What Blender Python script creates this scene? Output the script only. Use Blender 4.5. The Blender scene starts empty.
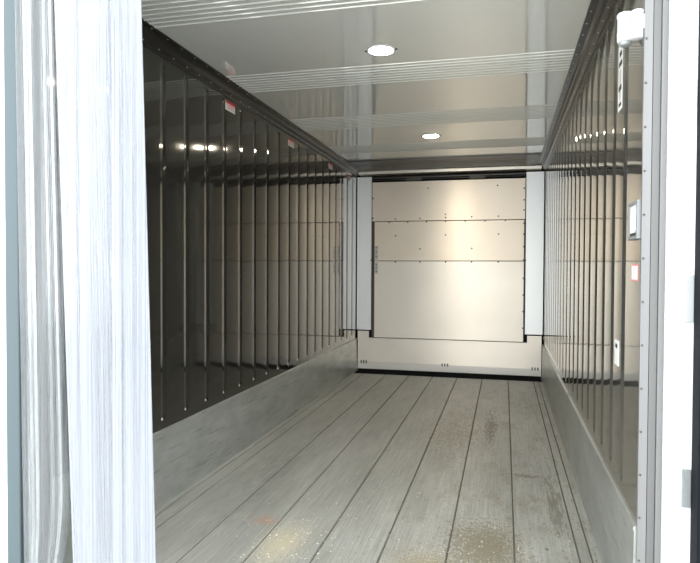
import bpy, bmesh, math, random
from mathutils import Vector, Matrix
random.seed(7)
S = bpy.context.scene
C = S.collection
PI = math.pi

# ------------------------------------------------------------------ camera
F, YAW, PITCH, ROLL = 610.68, -0.24713, -0.0216, 0.00439
cam_d = bpy.data.cameras.new('camera'); cam = bpy.data.objects.new('camera', cam_d); C.objects.link(cam)
fw = Vector((math.sin(YAW)*math.cos(PITCH), math.cos(YAW)*math.cos(PITCH), math.sin(PITCH)))
r0 = Vector((math.cos(YAW), -math.sin(YAW), 0)); u0 = r0.cross(fw)
rt = math.cos(ROLL)*r0 + math.sin(ROLL)*u0; up_ = -math.sin(ROLL)*r0 + math.cos(ROLL)*u0
M3 = Matrix((rt, up_, -fw)).transposed().to_4x4(); M3.translation = Vector((0.68639, 0, 1.31145))
cam.matrix_world = M3
cam_d.sensor_width = 36; cam_d.lens = F/700*36; cam_d.clip_start = 0.02
S.camera = cam
# ------------------------------------------------------------------ light
wd = bpy.data.worlds.new('overcast_sky'); S.world = wd; wd.use_nodes = True
wn = wd.node_tree.nodes; wl = wd.node_tree.links
bg = wn['Background']; bg.inputs['Color'].default_value = (0.93, 0.97, 1.0, 1); bg.inputs['Strength'].default_value = 2.9
LAMP_POWER = 190.0
S.view_settings.view_transform = 'Standard'; S.view_settings.look = 'None'
S.view_settings.exposure = 0.62; S.view_settings.gamma = 1; S.view_settings.use_curve_mapping = False

# ------------------------------------------------------------------ helpers
def mat(name): 
    m = bpy.data.materials.new(name); m.use_nodes = True
    n = m.node_tree.nodes; return m, n, m.node_tree.links, n['Principled BSDF']
def simple(name, col, rough=.5, metal=0, noise=.06, scale=(30,30,30), emit=None, spec=.5):
    m, n, l, p = mat(name)
    p.inputs['Roughness'].default_value = rough; p.inputs['Metallic'].default_value = metal
    p.inputs['Specular IOR Level'].default_value = spec
    tc = n.new('ShaderNodeTexCoord'); mp = n.new('ShaderNodeMapping'); mp.inputs['Scale'].default_value = scale
    nz = n.new('ShaderNodeTexNoise'); nz.inputs['Scale'].default_value = 1; nz.inputs['Detail'].default_value = 4
    l.new(tc.outputs['Object'], mp.inputs['Vector']); l.new(mp.outputs['Vector'], nz.inputs['Vector'])
    cr = n.new('ShaderNodeMixRGB'); cr.inputs['Color1'].default_value = (*[c*(1-noise) for c in col], 1)
    cr.inputs['Color2'].default_value = (*[min(1, c*(1+noise)) for c in col], 1)
    l.new(nz.outputs['Fac'], cr.inputs['Fac']); l.new(cr.outputs['Color'], p.inputs['Base Color'])
    if emit:
        p.inputs['Emission Color'].default_value = (*emit[0], 1); p.inputs['Emission Strength'].default_value = emit[1]
    return m
def link(name, bm, m, parent=None, smooth=False):
    me = bpy.data.meshes.new(name); bmesh.ops.recalc_face_normals(bm, faces=bm.faces); bm.to_mesh(me); bm.free()
    if smooth:
        for f in me.polygons: f.use_smooth = True
    ms = m if isinstance(m, (list, tuple)) else [m]
    for x in ms: me.materials.append(x)
    o = bpy.data.objects.new(name, me); C.objects.link(o)
    if parent: o.parent = parent
    return o
def box(bm, x0, x1, y0, y1, z0, z1, bev=0):
    r = bmesh.ops.create_cube(bm, size=1)
    vs = r['verts']
    for v in vs:
        v.co = Vector((x0+(v.co.x+.5)*(x1-x0), y0+(v.co.y+.5)*(y1-y0), z0+(v.co.z+.5)*(z1-z0)))
    if bev:
        es = list({e for v in vs for e in v.link_edges})
        bmesh.ops.bevel(bm, geom=es, offset=bev, segments=2, affect='EDGES', profile=.5)
    return vs
def cyl(bm, c, axis, r1, r2, h, seg=16):
    q = Vector((0,0,1)).rotation_difference(Vector(axis).normalized())
    mt = Matrix.Translation(Vector(c)) @ q.to_matrix().to_4x4()
    bmesh.ops.create_cone(bm, cap_ends=True, segments=seg, radius1=r1, radius2=r2, depth=h, matrix=mt)
def lathe(bm, c, prof, seg=24):            # vertical axis; prof = [(r, z)]
    rings = []
    for r, z in prof:
        rings.append([bm.verts.new((c[0]+r*math.cos(2*PI*i/seg), c[1]+r*math.sin(2*PI*i/seg), c[2]+z)) for i in range(seg)])
    for a, b in zip(rings, rings[1:]):
        for i in range(seg):
            bm.faces.new((a[i], a[(i+1) % seg], b[(i+1) % seg], b[i]))
    bm.faces.new(rings[0]); bm.faces.new(rings[-1])
def extrude_prof(bm, pts, to3, a, b):      # closed profile swept between a and b
    A = [bm.verts.new(to3(p, a)) for p in pts]; B = [bm.verts.new(to3(p, b)) for p in pts]
    n = len(pts)
    for i in range(n): bm.faces.new((A[i], A[(i+1) % n], B[(i+1) % n], B[i]))
    bm.faces.new(A); bm.faces.new(B)
def thing(name, label, cat, loc=(0,0,0), group=None):
    o = bpy.data.objects.new(name, None); C.objects.link(o); o.location = loc
    o['label'] = label; o['category'] = cat
    if group: o['group'] = group
    return o
def tag(o, label, cat, group=None):
    o['label'] = label; o['category'] = cat
    if group: o['group'] = group
    return o
def struct(o): o['kind'] = 'structure'; return o
def rel(bm, loc):
    bmesh.ops.translate(bm, verts=bm.verts, vec=-Vector(loc)); return bm

W2 = 1.145; H = 2.54; Y0 = 2.29; L = 7.62

# ------------------------------------------------------------------ materials
def steel_wall(name, k):
    m, n, l, p = mat(name)
    p.inputs['Metallic'].default_value = .82; p.inputs['Specular Tint'].default_value = (1, 1, 1, 1)
    p.inputs['IOR'].default_value = 2.0; p.inputs['Anisotropic'].default_value = .7
    tg = n.new('ShaderNodeCombineXYZ'); tg.inputs['Y'].default_value = 1; l.new(tg.outputs[0], p.inputs['Tangent'])
    tc = n.new('ShaderNodeTexCoord'); mp = n.new('ShaderNodeMapping'); mp.inputs['Scale'].default_value = (4, 4, .6)
    nz = n.new('ShaderNodeTexNoise'); nz.inputs['Scale'].default_value = 1.5; nz.inputs['Detail'].default_value = 5
    l.new(tc.outputs['Object'], mp.inputs['Vector']); l.new(mp.outputs['Vector'], nz.inputs['Vector'])
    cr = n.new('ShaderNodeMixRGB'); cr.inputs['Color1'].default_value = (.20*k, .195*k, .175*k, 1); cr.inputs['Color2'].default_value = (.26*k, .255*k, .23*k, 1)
    l.new(nz.outputs['Fac'], cr.inputs['Fac']); l.new(cr.outputs['Color'], p.inputs['Base Color'])
    rr = n.new('ShaderNodeMapRange'); rr.inputs['To Min'].default_value = .045; rr.inputs['To Max'].default_value = .10
    l.new(nz.outputs['Fac'], rr.inputs['Value']); l.new(rr.outputs['Result'], p.inputs['Roughness'])
    # faint waviness of thin sheet metal
    n2 = n.new('ShaderNodeTexNoise'); n2.inputs['Scale'].default_value = 3.2; n2.inputs['Detail'].default_value = 1
    l.new(tc.outputs['Object'], n2.inputs['Vector'])
    bp = n.new('ShaderNodeBump'); bp.inputs['Strength'].default_value = .25; bp.inputs['Distance'].default_value = .006
    l.new(n2.outputs['Fac'], bp.inputs['Height']); l.new(bp.outputs['Normal'], p.inputs['Normal'])
    return m
M_wallL = steel_wall('polished_steel_dim_reflection', .42)  # same lining steel; base darkened to paint the left wall's weaker reflection
M_wallR = steel_wall('polished_steel_bright_reflection', 1.35)  # same lining steel; base lightened to paint the stronger grazing reflection

def ceiling_mat():
    m, n, l, p = mat('glossy_pale_grey_ceiling_sheet')
    p.inputs['Base Color'].default_value = (.80, .80, .755, 1); p.inputs['Roughness'].default_value = .07; p.inputs['Metallic'].default_value = .3
    p.inputs['IOR'].default_value = 1.7; p.inputs['Specular IOR Level'].default_value = .5
    tc = n.new('ShaderNodeTexCoord')
    n2 = n.new('ShaderNodeTexNoise'); n2.inputs['Scale'].default_value = 2.5; n2.inputs['Detail'].default_value = 2
    l.new(tc.outputs['Object'], n2.inputs['Vector'])
    bp = n.new('ShaderNodeBump'); bp.inputs['Strength'].default_value = .2; bp.inputs['Distance'].default_value = .003
    l.new(n2.outputs['Fac'], bp.inputs['Height']); l.new(bp.outputs['Normal'], p.inputs['Normal'])
    return m
M_ceil = ceiling_mat()

def brushed(name, col, rough=.33, metal=.7, aniso=.75, scr=(1.5, 1.5, 160), stain=.08):
    m, n, l, p = mat(name)
    p.inputs['Metallic'].default_value = metal; p.inputs['Roughness'].default_value = rough
    tc = n.new('ShaderNodeTexCoord'); mp = n.new('ShaderNodeMapping'); mp.inputs['Scale'].default_value = scr
    nz = n.new('ShaderNodeTexNoise'); nz.inputs['Scale'].default_value = 1; nz.inputs['Detail'].default_value = 3
    l.new(tc.outputs['Object'], mp.inputs['Vector']); l.new(mp.outputs['Vector'], nz.inputs['Vector'])
    ns = n.new('ShaderNodeTexNoise'); ns.inputs['Scale'].default_value = 2.3; ns.inputs['Detail'].default_value = 6
    l.new(tc.outputs['Object'], ns.inputs['Vector'])
    cr = n.new('ShaderNodeMixRGB'); cr.inputs['Color1'].default_value = (*[c*(1-stain) for c in col], 1); cr.inputs['Color2'].default_value = (*[min(1, c*(1+stain)) for c in col], 1)
    l.new(ns.outputs['Fac'], cr.inputs['Fac']); l.new(cr.outputs['Color'], p.inputs['Base Color'])
    bp = n.new('ShaderNodeBump'); bp.inputs['Strength'].default_value = .06; bp.inputs['Distance'].default_value = .001
    l.new(nz.outputs['Fac'], bp.inputs['Height']); l.new(bp.outputs['Normal'], p.inputs['Normal'])
    if aniso:
        p.inputs['Anisotropic'].default_value = aniso
        tg = n.new('ShaderNodeCombineXYZ'); tg.inputs['Z'].default_value = 1      # brushed sideways
        l.new(tg.outputs[0], p.inputs['Tangent'])
    return m
M_sheet = brushed('brushed_beige_metal_sheet', (.84, .73, .60), rough=.38, metal=.65, aniso=.8)
M_sheet2 = brushed('brushed_pale_metal_sheet', (.86, .79, .69), rough=.38, metal=.65, aniso=.8)
M_post = brushed('off_white_satin_metal', (.94, .95, .94), rough=.38, metal=.7, aniso=.8, stain=.03)
M_rail = brushed('light_satin_metal_rail', (.62, .57, .50), rough=.3, metal=.8, aniso=0)
M_cornice = brushed('dark_anodised_metal_trim', (.06, .058, .054), rough=.30, metal=.85, aniso=0)
M_black = simple('black_gutter_and_void_shade', (.008, .008, .008), .8)  # black paints the shade of the voids; the floor gutter shares it
M_rubber = simple('dark_blue_black_rubber', (.004, .006, .009), .8, spec=.2)
M_gasketgrey = simple('blue_grey_vinyl_gasket', (.080, .108, .12), .5, noise=.03)
M_screw = simple('dark_steel_screw', (.10, .09, .08), .4, .8)
M_rivet = simple('bright_rivet', (.55, .55, .53), .4, .3)
M_darkblade = brushed('dark_louvre_metal', (.09, .085, .08), rough=.35, metal=.8, aniso=0)
M_white = simple('white_plastic', (.84, .85, .85), .35, noise=.02)
M_jamb = simple('white_gel_coated_frame', (.88, .88, .87), .35, noise=.015)
M_alu = simple('satin_aluminium_trim', (.21, .21, .21), .38, .3, noise=.03, scale=(60, 60, 1))
M_alu2 = simple('grey_aluminium_trim', (.15, .15, .145), .42, .3, noise=.03, scale=(60, 60, 1))
M_shell = simple('outer_container_shell', (.75, .76, .77), .5)
M_red = simple('red_print', (.55, .015, .03), .5, noise=.05)
M_pink = simple('pink_red_print', (.75, .22, .22), .5, noise=.05)
M_paper = simple('white_label_paper', (.62, .66, .64), .5, noise=.03)
M_paperwhite = simple('bright_label_paper', (.85, .86, .84), .5, noise=.02)
M_print = simple('black_print', (.02, .02, .02), .6)
M_bracket = simple('grey_metal_bracket', (.48, .50, .50), .4, .4)
M_plate = simple('scuffed_pale_plate', (.27, .285, .29), .5, .2, noise=.14, scale=(90, 90, 40))
M_plate2 = simple('pale_metal_plate', (.46, .48, .48), .5, .1, noise=.05)
M_ground = simple('pale_concrete_yard', (.50, .50, .48), .9, noise=.1, scale=(3, 3, 3))

def kick_mat():
    m, n, l, p = mat('scratched_grey_aluminium_kick_plate')
    p.inputs['Metallic'].default_value = .55; p.inputs['Roughness'].default_value = .34
    tc = n.new('ShaderNodeTexCoord')
    mp = n.new('ShaderNodeMapping'); mp.inputs['Scale'].default_value = (1, 1.6, 5)
    l.new(tc.outputs['Object'], mp.inputs['Vector'])
    n1 = n.new('ShaderNodeTexNoise'); n1.inputs['Scale'].default_value = 1.8; n1.inputs['Detail'].default_value = 8; n1.inputs['Roughness'].default_value = .65
    l.new(mp.outputs['Vector'], n1.inputs['Vector'])
    c1 = n.new('ShaderNodeValToRGB'); c1.color_ramp.elements[0].position = .32; c1.color_ramp.elements[0].color = (.33, .35, .33, 1)
    c1.color_ramp.elements[1].position = .7; c1.color_ramp.elements[1].color = (.50, .52, .50, 1)
    l.new(n1.outputs['Fac'], c1.inputs['Fac'])
    # long dark scuffs low on the plate
    mp2 = n.new('ShaderNodeMapping'); mp2.inputs['Scale'].default_value = (1, 2.4, 38); mp2.inputs['Rotation'].default_value = (math.radians(3), 0, 0)
    l.new(tc.outputs['Object'], mp2.inputs['Vector'])
    n2 = n.new('ShaderNodeTexNoise'); n2.inputs['Scale'].default_value = 1.3; n2.inputs['Detail'].default_value = 4
    l.new(mp2.outputs['Vector'], n2.inputs['Vector'])
    c2 = n.new('ShaderNodeValToRGB'); c2.color_ramp.elements[0].position = .62; c2.color_ramp.elements[0].color = (0, 0, 0, 1)
    c2.color_ramp.elements[1].position = .70; c2.color_ramp.elements[1].color = (1, 1, 1, 1)
    l.new(n2.outputs['Fac'], c2.inputs['Fac'])
    mx = n.new('ShaderNodeMixRGB'); mx.inputs['Color2'].default_value = (.17, .18, .165, 1)
    ml = n.new('ShaderNodeMath'); ml.operation = 'MULTIPLY'; ml.inputs[1].default_value = .6
    l.new(c2.outputs['Color'], ml.inputs[0]); l.new(ml.outputs[0], mx.inputs['Fac'])
    l.new(c1.outputs['Color'], mx.inputs['Color1']); l.new(mx.outputs['Color'], p.inputs['Base Color'])
    bp = n.new('ShaderNodeBump'); bp.inputs['Strength'].default_value = .15; bp.inputs['Distance'].default_value = .004
    l.new(n1.outputs['Fac'], bp.inputs['Height']); l.new(bp.outputs['Normal'], p.inputs['Normal'])
    return m
M_kick = kick_mat()

def floor_mat():
    m, n, l, p = mat('worn_grey_floor_planks')
    tc = n.new('ShaderNodeTexCoord')
    def noise(scale3, sc, det, rough=.6):
        mp = n.new('ShaderNodeMapping'); mp.inputs['Scale'].default_value = scale3
        l.new(tc.outputs['Object'], mp.inputs['Vector'])
        t = n.new('ShaderNodeTexNoise'); t.inputs['Scale'].default_value = sc; t.inputs['Detail'].default_value = det; t.inputs['Roughness'].default_value = rough
        l.new(mp.outputs['Vector'], t.inputs['Vector']); return t
    def ramp(src, a, b, ca=(0,0,0,1), cb=(1,1,1,1)):
        c = n.new('ShaderNodeValToRGB'); c.color_ramp.elements[0].position = a; c.color_ramp.elements[0].color = ca
        c.color_ramp.elements[1].position = b; c.color_ramp.elements[1].color = cb
        l.new(src, c.inputs['Fac']); return c.outputs['Color']
    def mix(fac, a, b, k=1.0, mode='MIX'):
        x = n.new('ShaderNodeMixRGB'); x.blend_type = mode
        if k != 1.0:
            ml = n.new('ShaderNodeMath'); ml.operation = 'MULTIPLY'; ml.inputs[1].default_value = k; l.new(fac, ml.inputs[0]); fac = ml.outputs[0]
        if isinstance(fac, float): x.inputs['Fac'].default_value = fac
        else: l.new(fac, x.inputs['Fac'])
        for s, v in (('Color1', a), ('Color2', b)):
            if isinstance(v, tuple): x.inputs[s].default_value = v
            else: l.new(v, x.inputs[s])
        return x.outputs['Color']
    grain = noise((90, 1.6, 1), 1.4, 6, .7)
    broad = noise((3.2, .8, 1), 1.1, 5)
    base = ramp(broad.outputs['Fac'], .3, .72, (.32, .325, .303, 1), (.49, .49, .462, 1))
    g = ramp(grain.outputs['Fac'], .28, .72, (.62, .62, .60, 1), (1.15, 1.15, 1.13, 1))
    col = mix(1.0, base, g, mode='MULTIPLY')
    # dirt that gathers as brown-olive blotches, strongest on the right-hand planks
    d1 = noise((5, 2.2, 1), 1.6, 9, .75)
    dirt = ramp(d1.outputs['Fac'], .50, .62)
    sp = noise((34, 26, 1), 1.3, 3)
    speck = ramp(sp.outputs['Fac'], .62, .67)
    sx = n.new('ShaderNodeSeparateXYZ'); l.new(tc.outputs['Object'], sx.inputs['Vector'])
    mr = n.new('ShaderNodeMapRange'); mr.inputs['From Min'].default_value = -.5; mr.inputs['From Max'].default_value = .8
    mr.inputs['To Min'].default_value = .15; mr.inputs['To Max'].default_value = 1
    l.new(sx.outputs['X'], mr.inputs['Value'])
    def mul(a, b):
        q = n.new('ShaderNodeMath'); q.operation = 'MULTIPLY'; l.new(a, q.inputs[0]); l.new(b, q.inputs[1]); return q.outputs[0]
    col = mix(mul(dirt, mr.outputs['Result']), col, (.20, .175, .12, 1), .5)
    col = mix(mul(speck, mr.outputs['Result']), col, (.10, .085, .06, 1), .75)
    # three stains with their own place: ochre mud patch, rust smear, long dark smear; then a broad tone at left
    def blob(cx, cy, rx, ry, a, b, colr, k, nsc=(60, 34, 1)):
        nonlocal col
        mp = n.new('ShaderNodeMapping'); mp.inputs['Location'].default_value = (-cx/rx, -cy/ry, 0); mp.inputs['Scale'].default_value = (1/rx, 1/ry, 0)
        l.new(tc.outputs['Object'], mp.inputs['Vector'])
        ln = n.new('ShaderNodeVectorMath'); ln.operation = 'LENGTH'; l.new(mp.outputs['Vector'], ln.inputs[0])
        nn = noise(nsc, 2.0, 6, .7)
        sub = n.new('ShaderNodeMath'); sub.operation = 'SUBTRACT'; l.new(nn.outputs['Fac'], sub.inputs[0])
        hl = n.new('ShaderNodeMath'); hl.operation = 'MULTIPLY'; hl.inputs[1].default_value = .22; l.new(ln.outputs['Value'], hl.inputs[0])
        l.new(hl.outputs[0], sub.inputs[1])
        col = mix(ramp(sub.outputs[0], a, b), col, colr, k)
    blob(.63, 2.93, .20, .34, .32, .42, (.30, .27, .18, 1), .55)
    blob(.60, 2.90, .24, .42, .34, .40, (.14, .12, .075, 1), .6, (34, 20, 1))
    blob(.36, 2.66, .22, .22, .33, .42, (.24, .19, .09, 1), .65)
    blob(-.50, 2.95, .07, .055, .20, .40, (.46, .25, .17, 1), .55, (6, 4, 1))
    blob(-.33, 2.72, .16, .34, .36, .42, (.62, .55, .36, 1), .6)
    blob(.59, 5.15, .07, .65, .33, .42, (.13, .11, .08, 1), .75, (24, 7, 1))
    blob(.97, 3.55, .06, .6, .33, .43, (.16, .155, .12, 1), .7, (30, 4, 1))
    blob(.82, 4.0, .16, .06, .36, .40, (.12, .11, .08, 1), .7, (14, 30, 1))
    blob(.30, 4.9, .35, 1.1, .40, .46, (.22, .19, .13, 1), .6, (26, 8, 1))
    blob(-.75, 3.6, .30, 1.3, .38, .52, (.24, .25, .235, 1), .55, (9, 2.5, 1))  # broad darker grey tone on the left-hand planks
    l.new(col, p.inputs['Base Color'])
    p.inputs['Metallic'].default_value = .15
    rr = n.new('ShaderNodeMapRange'); rr.inputs['To Min'].default_value = .34; rr.inputs['To Max'].default_value = .6
    l.new(broad.outputs['Fac'], rr.inputs['Value']); l.new(rr.outputs['Result'], p.inputs['Roughness'])
    bp = n.new('ShaderNodeBump'); bp.inputs['Strength'].default_value = .25; bp.inputs['Distance'].default_value = .002
    l.new(grain.outputs['Fac'], bp.inputs['Height']); l.new(bp.outputs['Normal'], p.inputs['Normal'])
    return m
M_floor = floor_mat()

def curtain_mat(name, alpha, tint):
    m, n, l, p = mat(name)
    n.remove(p); out = n['Material Output']
    tc = n.new('ShaderNodeTexCoord'); mp = n.new('ShaderNodeMapping'); mp.inputs['Scale'].default_value = (210, 60, .35)
    l.new(tc.outputs['Object'], mp.inputs['Vector'])
    nz = n.new('ShaderNodeTexNoise'); nz.inputs['Scale'].default_value = 1; nz.inputs['Detail'].default_value = 3
    l.new(mp.outputs['Vector'], nz.inputs['Vector'])
    mp2 = n.new('ShaderNodeMapping'); mp2.inputs['Scale'].default_value = (38, 20, .25); l.new(tc.outputs['Object'], mp2.inputs['Vector'])
    nb = n.new('ShaderNodeTexNoise'); nb.inputs['Scale'].default_value = 1; nb.inputs['Detail'].default_value = 2
    l.new(mp2.outputs['Vector'], nb.inputs['Vector'])
    av = n.new('ShaderNodeMath'); av.operation = 'ADD'; l.new(nz.outputs['Fac'], av.inputs[0]); l.new(nb.outputs['Fac'], av.inputs[1])
    rp = n.new('ShaderNodeMapRange'); rp.inputs['From Min'].default_value = .75; rp.inputs['From Max'].default_value = 1.25
    rp.inputs['To Min'].default_value = alpha[0]; rp.inputs['To Max'].default_value = alpha[1]; l.new(av.outputs[0], rp.inputs['Value'])
    tr = n.new('ShaderNodeBsdfTransparent'); tr.inputs['Color'].default_value = (.92, .95, .96, 1)
    df = n.new('ShaderNodeBsdfDiffuse'); df.inputs['Color'].default_value = (*tint, 1)
    tl = n.new('ShaderNodeBsdfTranslucent'); tl.inputs['Color'].default_value = (*tint, 1)
    gl = n.new('ShaderNodeBsdfGlossy'); gl.inputs['Roughness'].default_value = .16; gl.inputs['Color'].default_value = (.9, .9, .9, 1)
    bp = n.new('ShaderNodeBump'); bp.inputs['Strength'].default_value = .5; bp.inputs['Distance'].default_value = .002
    l.new(nz.outputs['Fac'], bp.inputs['Height']); l.new(bp.outputs['Normal'], gl.inputs['Normal'])
    a = n.new('ShaderNodeMixShader'); a.inputs['Fac'].default_value = .3; l.new(df.outputs[0], a.inputs[1]); l.new(tl.outputs[0], a.inputs[2])
    b = n.new('ShaderNodeMixShader'); l.new(rp.outputs['Result'], b.inputs['Fac']); l.new(tr.outputs[0], b.inputs[1]); l.new(a.outputs[0], b.inputs[2])
    fr = n.new('ShaderNodeFresnel'); fr.inputs['IOR'].default_value = 1.5
    c = n.new('ShaderNodeMixShader'); l.new(fr.outputs[0], c.inputs['Fac']); l.new(b.outputs[0], c.inputs[1]); l.new(gl.outputs[0], c.inputs[2])
    l.new(c.outputs[0], out.inputs['Surface'])
    return m
M_curtA = curtain_mat('scuffed_milky_vinyl', (.35, .92), (.47, .495, .55))
M_curtB = curtain_mat('worn_clear_vinyl', (.10, .56), (.35, .365, .375))

# ------------------------------------------------------------------ unseen yard outside the doors, added to bounce light in
bm = bmesh.new(); box(bm, -14, 14, -16, 2.1, -.32, -.22); struct(link('ground', bm, M_ground))

# ------------------------------------------------------------------ floor: planks with sunken seams
SEAMS = [-1.09, -1.0, -.715, -.43, -.14, .15, .445, .745, 1.03, 1.085]
bm = bmesh.new()
prof = [(-1.16, 0)]
for s in SEAMS:
    prof += [(s-.0055, 0), (s-.004, -.005), (s+.004, -.005), (s+.0055, 0)]
# shallow scored lines beside the right-hand edge plank
prof += [(1.16, 0), (1.16, -.05), (-1.16, -.05)]
extrude_prof(bm, prof, lambda p, y: (p[0], y, p[1]), 2.12, 7.40)
M_grime = simple('grime_packed_in_seams', (.12, .112, .09), .9, noise=.6, scale=(20, 7, 1))
o = struct(link('floor', bm, [M_floor, M_grime]))
for f in o.data.polygons:
    c = f.center
    if c.z < -.003 and abs(f.normal.y) < .5 and c.z > -.02: f.material_index = 1
bm = bmesh.new(); box(bm, -1.16, 1.16, 7.40, 8.1, -.09, -.05); struct(link('trim_11', bm, M_black))     # drain channel floor
# ------------------------------------------------------------------ side walls with pressed vertical grooves
def make_wall(name, sgn, ribs, M_wall, RW, D):
    bm = bmesh.new()
    ZB, ZT = .455, 2.448
    zs = [-.05, .40] + [ZB+RW*2*(i/14) for i in range(15)] + [1.0, 1.5, 2.0] + [ZT-RW*2+RW*2*(i/14) for i in range(15)] + [H]
    ys = [Y0 if sgn > 0 else 2.15]
    for r in ribs: ys += [r+RW*(-1+2*i/16) for i in range(17)]
    ys += [8.1]
    def dep(y, z):
        for r in ribs:
            if abs(y-r) <= RW:
                zc = min(max(z, ZB+RW), ZT-RW); s = math.hypot(y-r, z-zc)/RW
                return D*(.5+.5*math.cos(PI*s)) if s < 1 else 0
        return 0
    g = [[bm.verts.new((sgn*(W2+dep(y, z)), y, z)) for y in ys] for z in zs]
    for a, b in zip(g, g[1:]):
        for i in range(len(ys)-1): bm.faces.new((a[i], a[i+1], b[i+1], b[i]))
    x0, x1 = sorted((sgn*(W2+.012), sgn*(W2+.08)))
    box(bm, x0, x1, (Y0 if sgn > 0 else 2.15)+.001, 8.1, -.05, 2.62)
    o = struct(link(name, bm, M_wall))
    for f in o.data.polygons: f.use_smooth = len(f.vertices) == 4 and f.area < .2 and abs(f.normal.x) > .3
    return o
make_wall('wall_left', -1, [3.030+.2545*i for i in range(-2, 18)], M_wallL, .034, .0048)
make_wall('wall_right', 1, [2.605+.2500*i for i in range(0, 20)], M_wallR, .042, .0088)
WL = bpy.data.objects['wall_left']
bm = bmesh.new(); lathe(bm, (0, 0, 0), [(.0105, 0), (.009, .002), (.004, .0032)], 14); pl0 = link('dimple_shade', bm, M_print, WL, True); pl0.rotation_euler = (0, PI/2, 0)  # black dot painting the shade of each groove's pressed top end
bm = bmesh.new(); lathe(bm, (0, 0, 0), [(.0085, 0), (.0075, .003), (.003, .005)], 14); rb0 = link('rivet_and_dimple_glint', bm, M_rivet, WL, True); rb0.rotation_euler = (0, PI/2, 0)  # bright dot painting the glint on each groove's pressed bottom end
for i in range(-2, 18):
    y = 3.012+.2545*i
    for src, z in ((pl0, 2.437), (rb0, .470)):
        q = src if i == -2 else src.copy()
        if i > -2: C.objects.link(q)
        q.location = (-W2-.0015, y, z)
# back of the compartment behind the bulkhead, painted black for the dark there
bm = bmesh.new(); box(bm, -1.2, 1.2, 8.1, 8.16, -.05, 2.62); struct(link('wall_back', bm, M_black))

# ceiling with bands of raised ridges
bm = bmesh.new()
pr = [(Y0-.12, H)]
ridges = [2.425+.0485*i for i in range(9)] + [3.645+.0500*i for i in range(8)] + [4.82+.050*i for i in range(9)] + [5.99+.05*i for i in range(8)]
for y in ridges:
    pr += [(y-.006, H), (y-.003, H-.0040), (y+.003, H-.0040), (y+.006, H)]
pr += [(8.1, H), (8.1, H+.08), (Y0-.12, H+.08)]
extrude_prof(bm, pr, lambda p, x: (x, p[0], p[1]), -1.22, 1.22)
struct(link('ceiling', bm, M_ceil))

# kick plates
for nm, s in (('baseboard_left', -1), ('baseboard_right', 1)):
    bm = bmesh.new()
    pts = [(s*(W2+.002), 0), (s*(W2-.020), 0), (s*(W2-.018), .012), (s*(W2-.012), .05), (s*(W2-.009), .395), (s*(W2-.013), .402), (s*(W2-.010), .412), (s*(W2+.002), .414)]
    extrude_prof(bm, pts, lambda p, y: (p[0], y, p[1]), (Y0+.01 if s > 0 else 2.16), 7.64)
    struct(link(nm, bm, M_kick))
# edge guide strips along the floor under each kick plate
# cornice trims with rivets
for k, s in ((1, -1), (2, 1)):
    bm = bmesh.new()
    pts = [(s*(W2+.002), H+.002), (s*(W2-.086), H+.002), (s*(W2-.086), H-.006), (s*(W2-.052), H-.010), (s*(W2-.044), H-.024), (s*(W2-.036), H-.028),
           (s*(W2-.028), H-.050), (s*(W2-.008), H-.060), (s*(W2-.006), H-.072), (s*(W2+.002), H-.072)]
    extrude_prof(bm, pts, lambda p, y: (p[0], y, p[1]), Y0, 7.6)
    t = struct(link('trim_%d' % k, bm, M_cornice))
    rm = None
    for row in (0, 1):
        for i in range(34 if row == 0 else 33):
            y = 2.355+.15*i + row*.006
            if rm is None:
                bm = bmesh.new(); lathe(bm, (0, 0, 0), [(.0048, .001), (.0042, -.0018), (.0016, -.003)], 10)
                rv = link('rivet_and_dimple_glint', bm, M_rivet, t, True); rm = rv.data
            else:
                rv = bpy.data.objects.new('rivet_and_dimple_glint', rm); C.objects.link(rv); rv.parent = t
            if row == 0: rv.location = (s*(W2-.072), y, H-.0075)
            else:
                rv.location = (s*(W2-.018), y, H-.0545); rv.rotation_euler = (0, s*.45, 0)

# dark baffle plate at the far end of the ceiling
bm = bmesh.new()
box(bm, -1.055, 1.055, 6.82, 7.47, H-.010, H-.001)
box(bm, -1.055, 1.055, 6.80, 6.82, H-.014, H-.001)
t = tag(link('ceiling_baffle', bm, M_darkblade), 'dark flat metal baffle plate on ceiling in front of rear bulkhead', 'baffle')
bm = bmesh.new()
for i in range(96):
    x = -1.0+2.0*i/95
    box(bm, x-.004, x+.004, 7.12, 7.20, H-.013, H-.009)
link('perforated_grille', bm, simple('grille_metal', (.33, .33, .30), .4, .5), t)

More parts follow.
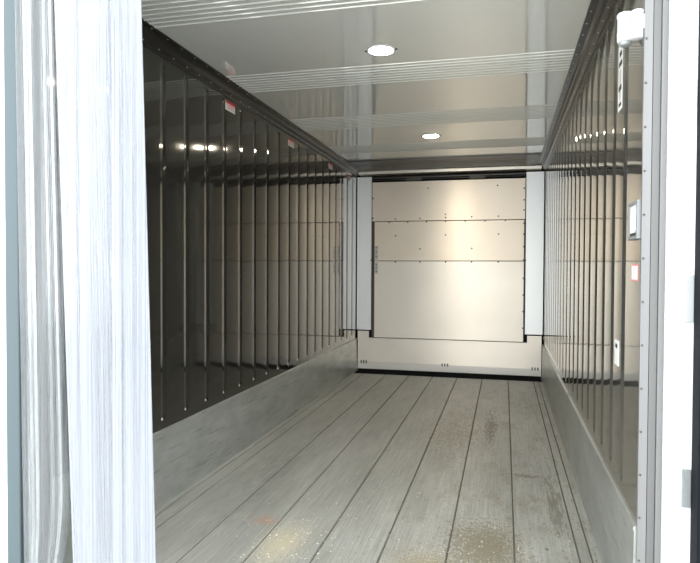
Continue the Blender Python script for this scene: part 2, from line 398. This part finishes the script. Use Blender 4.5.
# ------------------------------------------------------------------ rear bulkhead
YB = L
t = thing('bulkhead', 'large beige brushed metal bulkhead of three stacked sheets closing the far end', 'bulkhead', (0, YB, 0))
def local(bm): return rel(bm, (0, YB, 0))
bm = bmesh.new(); box(bm, -.947, .925, YB, YB+.03, 1.9095, 2.402, .002); link('upper_sheet', local(bm), M_sheet, t)
bm = bmesh.new(); box(bm, -.915, .915, YB-.004, YB+.03, 1.411, 1.9015, .002); link('middle_sheet', local(bm), M_sheet, t)
bm = bmesh.new(); box(bm, -.915, .915, YB-.004, YB+.03, .434, 1.4035, .002); link('lower_sheet', local(bm), M_sheet2, t)
bm = bmesh.new(); box(bm, -.947, .925, YB+.004, YB+.028, .434, 1.905); link('backing_sheet', local(bm), simple('brown_joint_shadow_metal', (.10, .075, .05), .6), t)
scr = [(-.649, 1.935), (-.337, 1.938), (-.022, 1.983), (-.022, 1.943), (.295, 1.949), (.614, 1.949), (-.728, 1.893), (-.491, 1.892), (-.257, 1.894), (-.021, 1.895), (.218, 1.896),
       (.457, 1.896), (.695, 1.897), (-.645, 1.724), (-.02, 1.729), (.616, 1.734), (-.335, 1.558), (.299, 1.561), (-.646, 1.394), (-.334, 1.394), (-.017, 1.395), (.298, 1.396), (.616, 1.397), (-.239, 2.311), (.6, 2.32)]
scr += [(.911, z) for z in (2.28, 2.14, 2.02, 1.86, 1.73, 1.58, 1.42, 1.2, 1.0, .8, .6)] + [(-.935, z) for z in (2.2, 1.95, 1.7, 1.2, .95, .7)]
def dot(parent, mesh, loc, nm='screw'):
    o = bpy.data.objects.new(nm, mesh); C.objects.link(o); o.parent = parent; o.location = loc; return o
bm = bmesh.new(); cyl(bm, (0, -.002, 0), (0, 1, 0), .0095, .0095, .004, 12); cyl(bm, (0, -.0045, 0), (0, 1, 0), .004, .006, .003, 12)
s0 = link('screw', bm, M_screw, t); s0.location = (scr[0][0], -.005, scr[0][1])
for x, z in scr[1:]: dot(t, s0.data, (x, -.005, z))
# perforated strap hinge on its left edge
b = None
bm = bmesh.new(); box(bm, -.909, -.871, YB-.012, YB-.004, 1.425, 1.597, .003); b = link('strap_plate', local(bm), M_bracket, t)
for z in (1.575, 1.52, 1.46): dot(b, s0.data, (-.89, -.012, z), 'screw').scale = (.8, 1, .8)
bm = bmesh.new(); box(bm, -.909, -.871, YB-.012, YB-.004, 1.247, 1.392, .003); b = link('strap_plate', local(bm), M_bracket, t)
for z in (1.36, 1.325, 1.275): dot(b, s0.data, (-.89, -.012, z), 'screw').scale = (.8, 1, .8)

# lower cover with raised corner tabs, lip and bolt groups
bm = bmesh.new()
pts = [(-1.127, .03), (1.127, .03), (1.127, .425), (1.127, .512), (.962, .512), (.962, .426), (-.985, .426), (-.985, .512), (-1.127, .512)]
extrude_prof(bm, pts, lambda p, y: (p[0], y, p[1]), YB-.012, YB+.02)
t2 = tag(link('bulkhead_cover', bm, M_sheet2), 'long low beige metal cover plate under the bulkhead above black floor gap', 'panel')
bm = bmesh.new(); box(bm, -1.127, 1.127, YB-.020, YB-.012, .03, .118, .002); link('bottom_lip', bm, simple('pale_lip_metal', (.74, .71, .66), .35, .5), t2)
for gx in (-1.045, -.015, 1.055):
    for i in (-1, 0, 1):
        for dz in (0, .019):
            dot(t2, s0.data, (gx+i*.033, YB-.018, .112+dz-.004), 'bolt')
# white corner posts
for sgn, xa, xb, lab in ((-1, -1.139, -.952, 'white painted corner post left of the beige bulkhead'), (1, .932, 1.139, 'white painted corner post right of the beige bulkhead')):
    bm = bmesh.new(); box(bm, xa, xb, YB-.03, YB-.001, .528, 2.470, .004)
    p = tag(link('corner_post', bm, M_post), lab, 'post', 'white corner posts beside the bulkhead')
    bm = bmesh.new(); xe = xb-.004 if sgn < 0 else xa+.004
    cyl(bm, (xe+(-sgn)*.006-.0, YB-.034, 1.415), (0, 1, 0), .010, .010, .012, 12); link('bolt', bm, M_screw, p)
# air gap above the bulkhead: black sheet painting the shade behind, blades, headrail
bm = bmesh.new(); box(bm, -1.14, 1.14, YB+.10, YB+.12, -.05, 2.5); struct(link('wall_void_shade', bm, M_black))
bm = bmesh.new(); box(bm, -.95, .925, YB-.01, YB+.002, 2.446, 2.462); box(bm, -.95, .925, YB-.004, YB+.06, 2.428, 2.432)
v = tag(link('air_vent_blade', bm, M_darkblade), 'dark horizontal vent blades in the air gap above the bulkhead', 'vent')
for x in (-.42, .36):
    bm = bmesh.new(); box(bm, x-.10, x+.10, YB-.006, YB+.02, 2.410, 2.446, .004); link('vent_latch', bm, M_screw, v)
bm = bmesh.new()
pts = [(7.49, 2.490), (7.62, 2.480), (7.62, H-.001), (7.50, H-.001), (7.488, 2.522)]
extrude_prof(bm, pts, lambda p, x: (x, p[0], p[1]), -1.10, 1.10)
struct(link('trim_3', bm, M_rail))

# ------------------------------------------------------------------ recessed ceiling lamps
def lamp(y, lab, x):
    t = thing('ceiling_lamp', lab, 'lamp', (x, y, H), 'round ceiling lamps')
    bm = bmesh.new()
    lathe(bm, (0, 0, 0), [(.078, -.0005), (.078, -.003), (.073, -.006), (.068, -.004), (.068, -.0005)], 40)
    link('bezel', bm, M_white, t, True)
    bm = bmesh.new(); lathe(bm, (0, 0, 0), [(.068, -.003), (.067, -.006), (.045, -.010), (.01, -.011)], 40)
    d = link('diffuser', bm, simple('lit_lamp_diffuser', (1, 1, 1), .5, emit=((1, .90, .72), LAMP_POWER)), t, True)
    for sx in (-1, 1):
        bm = bmesh.new(); lathe(bm, (sx*.086, 0, 0), [(.008, -.0003), (.007, -.003), (.003, -.004)], 12); link('screw', bm, M_screw, t)
    return t
lamp(3.40, 'lit round white ceiling lamp nearer to the open door', .003)
lamp(5.685, 'lit round white ceiling lamp farther in near the bulkhead', .019)

# ------------------------------------------------------------------ warning stickers high on the left wall
def sticker(yc, zc, lab):
    w, h = .150, .064
    t = thing('warning_sticker', lab, 'sticker', (-W2, yc, zc), 'red and white stickers on the left wall')
    bm = bmesh.new(); box(bm, -.0002, .0012, -w/2, w/2, -h/2, h/2); link('label_sheet', bm, M_paper, t)
    bm = bmesh.new(); box(bm, .0012, .0018, -w/2, w/2, h/2-.016, h/2); link('red_header', bm, M_red, t)
    bm = bmesh.new()
    rr = random.Random(3)
    for k in range(3):
        y = -w/2+.022
        while y < w/2-.026:
            l = rr.uniform(.012, .028)
            box(bm, .0012, .0016, y, y+l, h/2-.026-k*.0115, h/2-.0195-k*.0115); y += l+.005
    link('printed_lines', bm, M_pink, t)
stz = 2.412
sticker(3.880, stz, 'nearest red headed white sticker under the left ceiling trim')
sticker(5.115, stz, 'second red headed sticker from the door on the left wall')
sticker(6.378, stz, 'third red headed sticker from the door on the left wall')
sticker(7.190, stz, 'farthest red headed sticker on the left wall beside white corner post')

# ------------------------------------------------------------------ fittings near the door on the right wall
def cup(x, y, z0, z1, r, lab, dome):
    t = thing('cable_housing', lab, 'housing', (x, y, z0), 'white plastic housings on the right wall')
    h = z1-z0
    bm = bmesh.new()
    lathe(bm, (0, 0, 0), [(r*.90, .012 if dome else 0), (r, .016 if dome else .002), (r*1.03, h*.40), (r*.97, h*.42), (r*.97, h*.86), (r*1.06, h*.88), (r*1.06, h*.96), (r*.95, h)], 28)
    b = link('housing_body', bm, M_white, t, True)
    if dome:
        bm = bmesh.new(); lathe(bm, (0, 0, 0), [(r*.55, -.002), (r*.75, .002), (r*.88, .013)], 28); link('bottom_cap', bm, M_bracket, t, True)
    bm = bmesh.new(); box(bm, 0, W2-x, -.02, .02, h*.3, h*.8, .003); link('wall_bracket', bm, M_white, t)
    return t
cup(1.110, 2.445, 2.135, 2.252, .0275, 'white cylindrical plastic housing with grey bottom cap on right wall', True)
cup(1.1240, 2.306, 2.110, 2.205, .0205, 'slimmer white plastic housing between capped housing and door frame', False)

xw = W2
t = thing('strip_label', 'tall narrow white label with black marks below the white housings', 'label', (xw, 2.735, 2.105))
bm = bmesh.new(); box(bm, -.0012, .0002, -.045, .045, -.135, .135); link('label_sheet', bm, M_paperwhite, t)
bm = bmesh.new()
for (y0, y1, z0, z1) in ((-.030, .02, .085, .105), (-.04, .03, .045, .065), (-.03, .03, -.055, -.035), (-.028, .028, -.12, -.104)):
    bm = bmesh.new(); box(bm, -.0017, -.0012, y0, y1, z0, z1); link('printed_mark', bm, M_print, t)
bm = bmesh.new()
box(bm, -.0017, -.0012, -.012, .012, -.095, .03); link('grey_stripe', bm, M_bracket, t)

t = thing('wall_port', 'small framed white access port on right wall beside door frame', 'access port', (xw, 2.383, 1.487))
bm = bmesh.new()
for a in ((-.08, .08, .056, .068), (-.08, .08, -.068, -.056), (-.08, -.062, -.057, .057), (.062, .08, -.057, .057)):
    box(bm, -.014, .0, *a, .002)
link('port_frame', bm, M_plate, t)
bm = bmesh.new(); box(bm, -.009, -.001, -.062, .062, -.044, .056, .002); link('port_cover', bm, M_paperwhite, t)
bm = bmesh.new(); box(bm, -.020, -.009, -.045, -.030, -.035, .045, .003); link('handle', bm, M_white, t)
bm = bmesh.new(); box(bm, -.010, -.001, -.062, .062, -.056, -.046); link('lower_slot', bm, M_screw, t)

t = thing('inspection_sticker', 'small white sticker with red border below the framed access port', 'sticker', (xw, 2.395, 1.300))
bm = bmesh.new(); box(bm, -.0010, .0002, -.055, .055, -.030, .030); link('red_border', bm, M_pink, t)
bm = bmesh.new(); box(bm, -.0016, -.0010, -.049, .049, -.0245, .0245); s_ = link('label_sheet', bm, M_paperwhite, t)
bm = bmesh.new()
for k in range(3): box(bm, -.0020, -.0016, -.02, .02-.008*k, .010-.011*k, .0118-.011*k)
link('printed_lines', bm, M_pink, t)

t = thing('wall_tag', 'narrow white tag with dark hole low on the right wall', 'tag', (xw, 2.730, .966))
bm = bmesh.new(); box(bm, -.0025, .0002, -.045, .045, -.052, .052, .001); link('tag_body', bm, M_paperwhite, t)
bm = bmesh.new(); box(bm, -.0032, -.0024, -.022, .022, .020, .036); link('tag_hole', bm, M_print, t)

# ------------------------------------------------------------------ door frame
# right: aluminium strips then white jamb then rubber seal
def vbox(name, x0, x1, y0, y1, m, bev=.002, z0=-.2, z1=2.62):
    bm = bmesh.new(); box(bm, x0, x1, y0, y1, z0, z1, bev); return link(name, bm, m)
def vtrim(name, pts, m):
    bm = bmesh.new(); extrude_prof(bm, pts, lambda p, z: (p[0], p[1], z), -.2, 2.62); return link(name, bm, m)
t4 = struct(vtrim('trim_4', [(1.144, 2.30), (1.144, 2.286), (1.170, 2.280), (1.172, 2.292), (1.196, 2.292), (1.198, 2.276), (1.216, 2.276), (1.216, 2.30)], M_alu))
bm = bmesh.new(); lathe(bm, (0, 0, 0), [(.004, 0), (.0035, .0015), (.001, .0022)], 10)
rv = link('rivet_and_dimple_glint', bm, M_screw, t4); rv.location = (1.150, 2.284, 2.1); rv.rotation_euler = (PI/2, 0, 0); rmesh = rv.data
for z in (1.95, 1.8, 1.65, 1.5, 1.35, 1.2, 1.05, .9, .75, .6, .45, .3):
    q = dot(t4, rmesh, (1.150, 2.284, z), 'rivet_and_dimple_glint'); q.rotation_euler = (PI/2, 0, 0)
struct(vbox('trim_5', 1.1725, 1.1955, 2.282, 2.29, M_alu2, 0))
struct(vbox('trim_6', 1.217, 1.310, 2.225, 2.30, M_jamb, .004))
t = tag(vbox('door_seal', 1.292, 1.345, 2.14, 2.224, M_rubber, .006), 'black rubber door seal down the right edge of the doorway', 'seal')
for z0, z1, lab in ((1.787, 1.934, 'white rectangular wear plate, uppermost of three on right door jamb'),
                    (1.138, 1.294, 'pale rectangular wear plate, middle of three on right door jamb'),
                    (.524, .650, 'grey scuffed wear plate, lowest of three on right door jamb')):
    bm = bmesh.new(); box(bm, 1.264, 1.2915, 2.216, 2.2255, z0, z1, .002)
    tag(link('wear_plate', bm, M_jamb if z0 > 1.5 else (M_plate if z0 < 1 else M_plate2)), lab, 'plate', 'wear plates on the right door jamb')
# left: white jamb and blue-grey gasket, seen past the curtain
struct(vbox('trim_7', -1.46, -1.250, 2.13, 2.30, M_jamb, .004))
t = tag(vbox('door_seal', -1.302, -1.235, 2.085, 2.129, M_gasketgrey, .006), 'blue grey vinyl door seal down the left edge of the doorway', 'seal')
struct(vbox('trim_8', -1.250, -1.227, 2.132, 2.30, M_jamb, .003))
# header and sill of the doorway
bm = bmesh.new(); box(bm, -1.46, 1.36, 2.10, 2.29, 2.62, 2.80, .004); struct(link('trim_9', bm, M_jamb))
bm = bmesh.new(); box(bm, -1.46, 1.36, 2.02, 2.12, -.20, -.004, .004); struct(link('trim_10', bm, M_alu2))

# ------------------------------------------------------------------ strip curtains
def curtain(name, top, bot, y, m, lab, bulge, folds, amp, seed, right_curl=0.0, th=.0028):
    """top/bot: (x_left, x_right) at z=2.56 and z=.02"""
    rr = random.Random(seed); n = 96; rows = 28
    ph = [rr.uniform(0, 6.28) for _ in range(4)]
    bm = bmesh.new()
    def P(i, j, off):
        u = i/n; v = j/rows; z = .02+(2.56-.02)*v
        xl = bot[0]+(top[0]-bot[0])*v; xr = bot[1]+(top[1]-bot[1])*v
        xr -= right_curl*max(0, (.16-v)/.16)**1.6
        x = xl+(xr-xl)*u
        d = bulge*math.sin(PI*u) + amp*(math.sin(u*folds*2*PI+ph[0]+.5*v) + .5*math.sin(u*folds*4.3*PI+ph[1]-.8*v))
        d += .0011*math.sin(u*2*PI*26)             # moulded ribs of the vinyl
        return Vector((x, y-d+off, z))
    A = [[bm.verts.new(P(i, j, 0)) for i in range(n+1)] for j in range(rows+1)]
    B = [[bm.verts.new(P(i, j, th)) for i in range(n+1)] for j in range(rows+1)]
    for G in (A, B):
        for j in range(rows):
            for i in range(n): bm.faces.new((G[j][i], G[j][i+1], G[j+1][i+1], G[j+1][i]))
    for j in range(rows):
        for i in (0, n): bm.faces.new((A[j][i], B[j][i], B[j+1][i], A[j+1][i]))
    for i in range(n):
        for j in (0, rows): bm.faces.new((A[j][i], A[j][i+1], B[j][i+1], B[j][i]))
    o = link(name, bm, m, None, True)
    return tag(o, lab, 'strip curtain', 'vinyl strips hanging at the left of the doorway')
curtain('strip_curtain', (-.988, -.614), (-.905, -.546), 2.00, M_curtA, 'wide milky white vinyl strip hanging right of the narrower clear strip', .035, 1.0, .006, 4)
curtain('strip_curtain', (-1.215, -1.022), (-1.185, -.960), 2.055, M_curtB, 'narrower clear streaked vinyl strip beside the blue grey door seal', .012, 2.0, .008, 9, right_curl=.07)
bm = bmesh.new(); box(bm, -1.24, 1.2, 2.03, 2.06, 2.565, 2.61, .003)
tag(link('curtain_rail', bm, M_alu), 'metal rail above the doorway that carries the vinyl strips', 'rail')

# ------------------------------------------------------------------ loose grit on the floor
bm = bmesh.new(); rr = random.Random(11)
for i in range(420):
    k = rr.random()
    if k < .5: x, y = rr.gauss(.6, .25), 2.5+abs(rr.gauss(0, .8))
    elif k < .8: x, y = rr.gauss(-.3, .2), 2.5+abs(rr.gauss(0, .5))
    else: x, y = rr.uniform(-1.1, 1.1), rr.uniform(2.4, 7.2)
    if abs(x) > 1.1: continue
    s = rr.uniform(.0015, .0042); a = rr.uniform(0, PI)
    q = bmesh.ops.create_cube(bm, size=1, matrix=Matrix.Translation((x, y, s*.3)) @ Matrix.Rotation(a, 4, 'Z') @ Matrix.Diagonal((s*rr.uniform(1, 2.6), s, s*.6, 1)))
o = link('floor_grit', bm, simple('straw_coloured_grit', (.58, .54, .42), .9, noise=.6, scale=(8, 8, 8)))
o['kind'] = 'stuff'; tag(o, 'scattered straw coloured grit and crumbs on the grey floor', 'grit')
